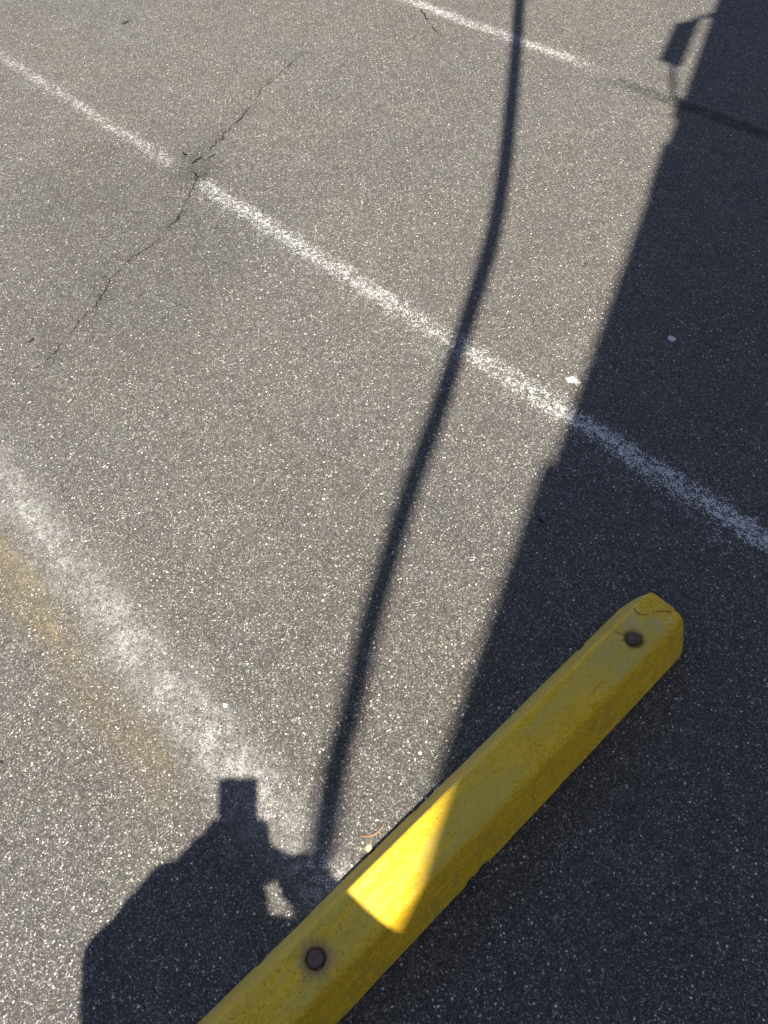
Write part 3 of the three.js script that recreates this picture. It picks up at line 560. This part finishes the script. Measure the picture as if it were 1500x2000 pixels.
{
  const P = (x, y, z) => world(phoneC, x, y, z);
  const cone = (a, b, ra, rb) => { const ab = b.clone().sub(a), L = ab.lengthSq(); return (x, y, z) => { const px = x - a.x, py = y - a.y, pz = z - a.z, t = clamp((px * ab.x + py * ab.y + pz * ab.z) / L), dx = px - ab.x * t, dy = py - ab.y * t, dz = pz - ab.z * t; return Math.sqrt(dx * dx + dy * dy + dz * dz) - (ra + (rb - ra) * t); }; };
  const ell = (c, rx, ry, rz) => (x, y, z) => { const k = Math.hypot((x - c.x) / rx, (y - c.y) / ry, (z - c.z) / rz); return (k - 1) * Math.min(rx, ry, rz); };
  const join = (fs, k) => (x, y, z) => { let d = 9; for (const f of fs) { const e = f(x, y, z), h = Math.max(k - Math.abs(d - e), 0) / k; d = Math.min(d, e) - h * h * k * 0.25; } return d; };
  const J = { pel: V(-0.02, 0.95, 0.40), belly: V(-0.02, 1.12, 0.385), chest: V(-0.02, 1.32, 0.33), neck: V(-0.02, 1.455, 0.315), head: V(-0.022, 1.60, 0.275),
    sL: V(-0.222, 1.405, 0.31), sR: V(0.168, 1.415, 0.315), eL: V(-0.290, 1.20, 0.186), eR: V(0.165, 1.19, 0.215), wL: V(-0.100, 1.42, 0.083), wR: V(0.070, 1.42, 0.140) };
  const body = thing('person', 'person in dark jacket and jeans holding up a phone, behind the camera', 'person');
  const skin = std({ color: rgb(0.42, 0.25, 0.17), roughness: 0.6 });
  const legs = (s) => [V(-0.02 + s * 0.09, 0.92, 0.40), V(-0.02 + s * 0.105, 0.50, 0.385), V(-0.02 + s * 0.115, 0.09, 0.42)];
  const figure = [cone(J.pel, J.belly, 0.125, 0.115), cone(J.belly, J.chest, 0.115, 0.13), cone(J.chest, J.neck, 0.11, 0.055), cone(J.neck, J.head, 0.055, 0.055), cone(V(-0.13, 1.36, 0.32), V(0.09, 1.365, 0.32), 0.085, 0.085), cone(J.sL, J.eL, 0.05, 0.04), cone(J.sR, J.eR, 0.05, 0.04), cone(J.eL, J.wL, 0.041, 0.028), cone(J.eR, J.wR, 0.041, 0.028)];
  for (const s of [-1, 1]) { const [h, k, a] = legs(s); figure.push(cone(h, k, 0.085, 0.055), cone(k, a, 0.055, 0.036), cone(a, V(a.x, 0.055, a.z - 0.13), 0.036, 0.03)); }
  const geo = [surfaceNets(join(figure, 0.045), [-0.46, 0.0, 0.02], [0.42, 1.56, 0.62], 0.012)];
  // head with brow, nose, chin and ears, looking down at the screen
  const hd = new THREE.Quaternion().setFromEuler(new THREE.Euler(-0.62, 0, 0)), L = (x, y, z) => V(x, y, z).applyQuaternion(hd).add(J.head);
  const nose = cone(L(0, 0.005, -0.098), L(0, -0.03, -0.115), 0.009, 0.014), mouth = cone(L(-0.02, -0.062, -0.094), L(0.02, -0.062, -0.094), 0.008, 0.008);
  const headF = join([ell(L(0, 0.025, 0.0), 0.078, 0.100, 0.098), cone(L(0, -0.05, -0.03), L(0, -0.088, -0.062), 0.062, 0.034), nose, mouth, cone(L(-0.03, 0.03, -0.088), L(0.03, 0.03, -0.088), 0.014, 0.014), cone(L(0.08, -0.012, 0.008), L(0.082, 0.022, 0.016), 0.012, 0.015), cone(L(-0.08, -0.012, 0.008), L(-0.082, 0.022, 0.016), 0.012, 0.015), cone(J.neck, J.head, 0.052, 0.052)], 0.018);
  geo.push(surfaceNets(headF, [-0.16, 1.42, 0.09], [0.11, 1.75, 0.44], 0.005));
  // hands closed on the two long edges of the phone, fingers behind it, thumbs on the screen side
  for (const s of [-1, 1]) {
    const fs = [cone(s < 0 ? J.wL : J.wR, P(s * 0.058, -0.060, 0.024), 0.027, 0.023), cone(P(s * 0.058, -0.085, 0.026), P(s * 0.050, -0.035, 0.012), 0.021, 0.013)];
    [[-0.078, 0.020, 0.0078], [-0.059, 0.010, 0.0086], [-0.039, 0.006, 0.0088], [-0.019, 0.010, 0.0084]].forEach(([y, tip, r]) => { const a = P(s * 0.053, y, 0.006), b = P(s * 0.047, y + 0.004, -0.013), c = P(s * 0.028, y + 0.008, -0.0155), d = P(s * tip, y + 0.010, -0.0145); fs.push(cone(a, b, r * 1.15, r), cone(b, c, r, r * 0.95), cone(c, d, r * 0.95, r * 0.82)); });
    fs.push(cone(P(s * 0.060, -0.085, 0.030), P(s * 0.050, -0.052, 0.026), 0.014, 0.0115), cone(P(s * 0.050, -0.052, 0.026), P(s * 0.031, -0.030, 0.0155), 0.0112, 0.0092));
    const c = P(s * 0.035, -0.075, 0.01);
    geo.push(surfaceNets(join(fs, 0.007), [c.x - 0.075, c.y - 0.10, c.z - 0.10], [c.x + 0.075, c.y + 0.10, c.z + 0.10], 0.0035));
  }
  part('body', mergeGeometries(geo), skin, body);
  for (const s of [-1, 1]) part('eye', new THREE.SphereGeometry(0.0115, 14, 10).translate(...L(s * 0.031, 0.008, -0.089).toArray()), std({ color: rgb(0.6, 0.6, 0.58), roughness: 0.25 }), body);
  part('hair', surfaceNets((x, y, z) => { const q = V(x, y, z).sub(J.head).applyQuaternion(hd.clone().invert()); return Math.max(ell(V(0, 0.03, 0.004), 0.086, 0.108, 0.106)(q.x, q.y, q.z) + 0.004 * (vnoise(q.x / 0.012, q.y / 0.03 + q.z / 0.02, 401) - 0.5), -(q.y + q.z * 0.9 - 0.005) * 0.7); }, [-0.17, 1.46, 0.09], [0.12, 1.78, 0.46], 0.007), std({ color: rgb(0.035, 0.024, 0.018), roughness: 0.7 }), body);
  const fold = (x, y, z) => 0.010 * (fbm(x / 0.09 + z / 0.12, y / 0.05, 411, 3) - 0.5);
  const mix = (a, b, t) => a.clone().lerp(b, t);
  const coat = join([cone(V(-0.02, 0.90, 0.40), J.belly, 0.168, 0.155), cone(J.belly, J.chest, 0.155, 0.155), cone(J.chest, mix(J.chest, J.neck, 0.75), 0.135, 0.075), cone(V(-0.15, 1.37, 0.32), V(0.10, 1.375, 0.33), 0.098, 0.090), cone(J.sL, J.eL, 0.080, 0.056), cone(J.sR, J.eR, 0.058, 0.054), cone(J.eL, mix(J.eL, J.wL, 0.60), 0.056, 0.052), cone(J.eR, mix(J.eR, J.wR, 0.92), 0.047, 0.043)], 0.020);
  part('jacket', surfaceNets((x, y, z) => Math.max(coat(x, y, z) + fold(x, y, z), 0.86 - y), [-0.50, 0.80, 0.02], [0.46, 1.58, 0.66], 0.012), std({ color: rgb(0.035, 0.04, 0.055), roughness: 0.9 }), body);
  const jeans = [cone(J.pel, V(-0.02, 0.88, 0.40), 0.145, 0.14)];
  for (const s of [-1, 1]) { const [h, k, a] = legs(s); jeans.push(cone(h, k, 0.098, 0.072), cone(k, a, 0.072, 0.062)); }
  const jf = join(jeans, 0.03);
  part('trousers', surfaceNets((x, y, z) => Math.max(jf(x, y, z) + 0.6 * fold(x, y, z), 0.07 - y, y - 1.0), [-0.26, 0.04, 0.2], [0.22, 1.05, 0.62], 0.012), std({ color: rgb(0.05, 0.07, 0.12), roughness: 0.9 }), body);
  for (const s of [-1, 1]) { const a = legs(s)[2], sf = join([cone(V(a.x, 0.09, a.z), V(a.x, 0.05, a.z + 0.03), 0.05, 0.045), cone(V(a.x, 0.05, a.z + 0.03), V(a.x, 0.042, a.z - 0.15), 0.046, 0.042)], 0.03); part('shoe', surfaceNets((x, y, z) => Math.max(sf(x, y, z), 0.003 - y), [a.x - 0.08, -0.01, a.z - 0.22], [a.x + 0.08, 0.16, a.z + 0.12], 0.008), std({ color: rgb(0.5, 0.5, 0.48), roughness: 0.7 }), body); }
}
console.log('done');
renderer.render(scene, camera);
